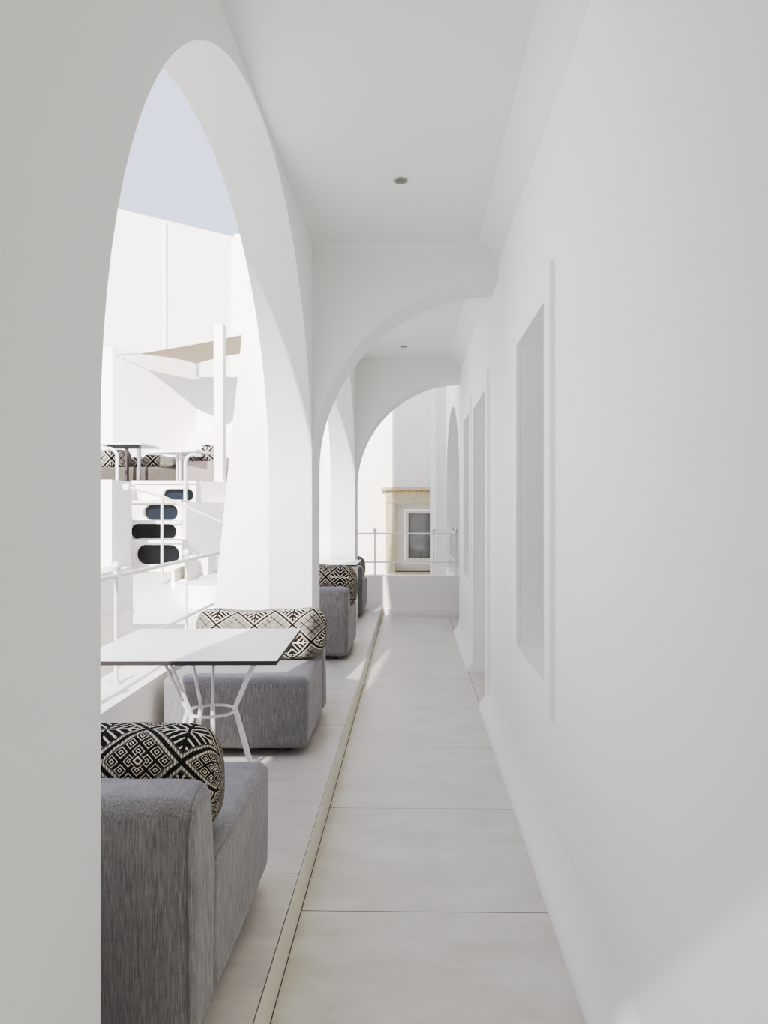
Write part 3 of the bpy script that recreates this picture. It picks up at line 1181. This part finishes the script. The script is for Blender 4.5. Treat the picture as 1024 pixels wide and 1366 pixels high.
tt = thing('terrace_table', 'white square tabletop on pale legs on the terrace beside the white post', 'table', (0, 0, 0), 0, 'tables on the terrace')
q = [P(199, 597.5, 9.3), P(262, 603.5, 9.1), P(284, 597.5, 9.6), P(256, 592.5, 9.9)]
zz = 2.19
q = [Vector((v.x, v.y)) for v in q]
bm = new()
prism(bm, [[(v.x, v.y) for v in q]], 'z', zz - 0.03, zz)
obj('tabletop', bm, M['table_white'], tt)
for px, Yl in ((240, 9.33), (236, 9.38)):
    v = P(px, 620, Yl)
    bm = new()
    tube(bm, [(v.x, Yl, tz), (v.x, Yl, zz - 0.03)], 0.016, 8)
    obj('leg', bm, M['white_metal'], tt)

# ------------------------------------------------------------------ LIGHT
sun = bpy.data.lights.new('sun', 'SUN')
sun.energy = 2.5
sun.angle = math.radians(0.7)
sun.color = (1.0, 0.965, 0.91)
so = bpy.data.objects.new('sun', sun)
C.objects.link(so)
so.rotation_euler = Vector((0.14, 0.99, -0.62)).to_track_quat('-Z', 'Y').to_euler()
so.location = (-3, -20, 15)

wd = bpy.data.worlds.new('sky')
bpy.context.scene.world = wd
wd.use_nodes = True
nt = wd.node_tree
nt.nodes.clear()
tc = nt.nodes.new('ShaderNodeTexCoord')
sp = nt.nodes.new('ShaderNodeSeparateXYZ')
nt.links.new(tc.outputs['Generated'], sp.inputs[0])
cr = nt.nodes.new('ShaderNodeValToRGB')
cr.color_ramp.elements[0].position = 0.0
cr.color_ramp.elements[0].color = (0.87, 0.85, 0.85, 1)
cr.color_ramp.elements[1].position = 0.8
cr.color_ramp.elements[1].color = (0.56, 0.605, 0.78, 1)
em = cr.color_ramp.elements.new(0.26)
em.color = (0.62, 0.655, 0.80, 1)
nt.links.new(sp.outputs[2], cr.inputs[0])
bg = nt.nodes.new('ShaderNodeBackground')
bg.inputs[1].default_value = 0.84
nt.links.new(cr.outputs[0], bg.inputs[0])
wo = nt.nodes.new('ShaderNodeOutputWorld')
nt.links.new(bg.outputs[0], wo.inputs[0])

# ------------------------------------------------------------------ CAMERA
cam = bpy.data.cameras.new('camera')
co = bpy.data.objects.new('camera', cam)
C.objects.link(co)
cam.sensor_fit = 'VERTICAL'
cam.sensor_height = 36.0
cam.lens = FPX / 1366.0 * 36.0
cam.shift_x = -(PPX - 512.0) / 1366.0
cam.shift_y = (PPY - 683.0) / 1366.0
cam.clip_start = 0.02
co.location = (0, 0, HC)
co.rotation_euler = (PI / 2, 0, YAW)
sc = bpy.context.scene
sc.camera = co
sc.view_settings.view_transform = 'Standard'
sc.view_settings.look = 'None'
sc.view_settings.exposure = 0.0
sc.view_settings.gamma = 1.0
# camera response: a long shoulder, so the sunlit courtyard and the shaded corridor both hold
vs = sc.view_settings
vs.use_curve_mapping = True
cm = vs.curve_mapping
WL = 2.0
cm.black_level = (0, 0, 0)
cm.white_level = (WL, WL, WL)
cv = cm.curves[3]
resp = [(0.0, 0.0), (0.02, 0.026), (0.05, 0.085), (0.10, 0.26), (0.15, 0.40), (0.22, 0.485), (0.30, 0.555), (0.40, 0.63), (0.55, 0.70), (0.70, 0.765), (0.85, 0.835), (1.05, 0.90), (1.4, 0.975), (2.0, 1.0)]
cv.points[0].location = (0, 0)
cv.points[1].location = (1, 1)
for x_, y_ in resp[1:-1]:
    cv.points.new(x_ / WL, y_)
cm.update()
sc.cycles.max_bounces = 14
sc.cycles.diffuse_bounces = 10
sc.cycles.use_denoising = True
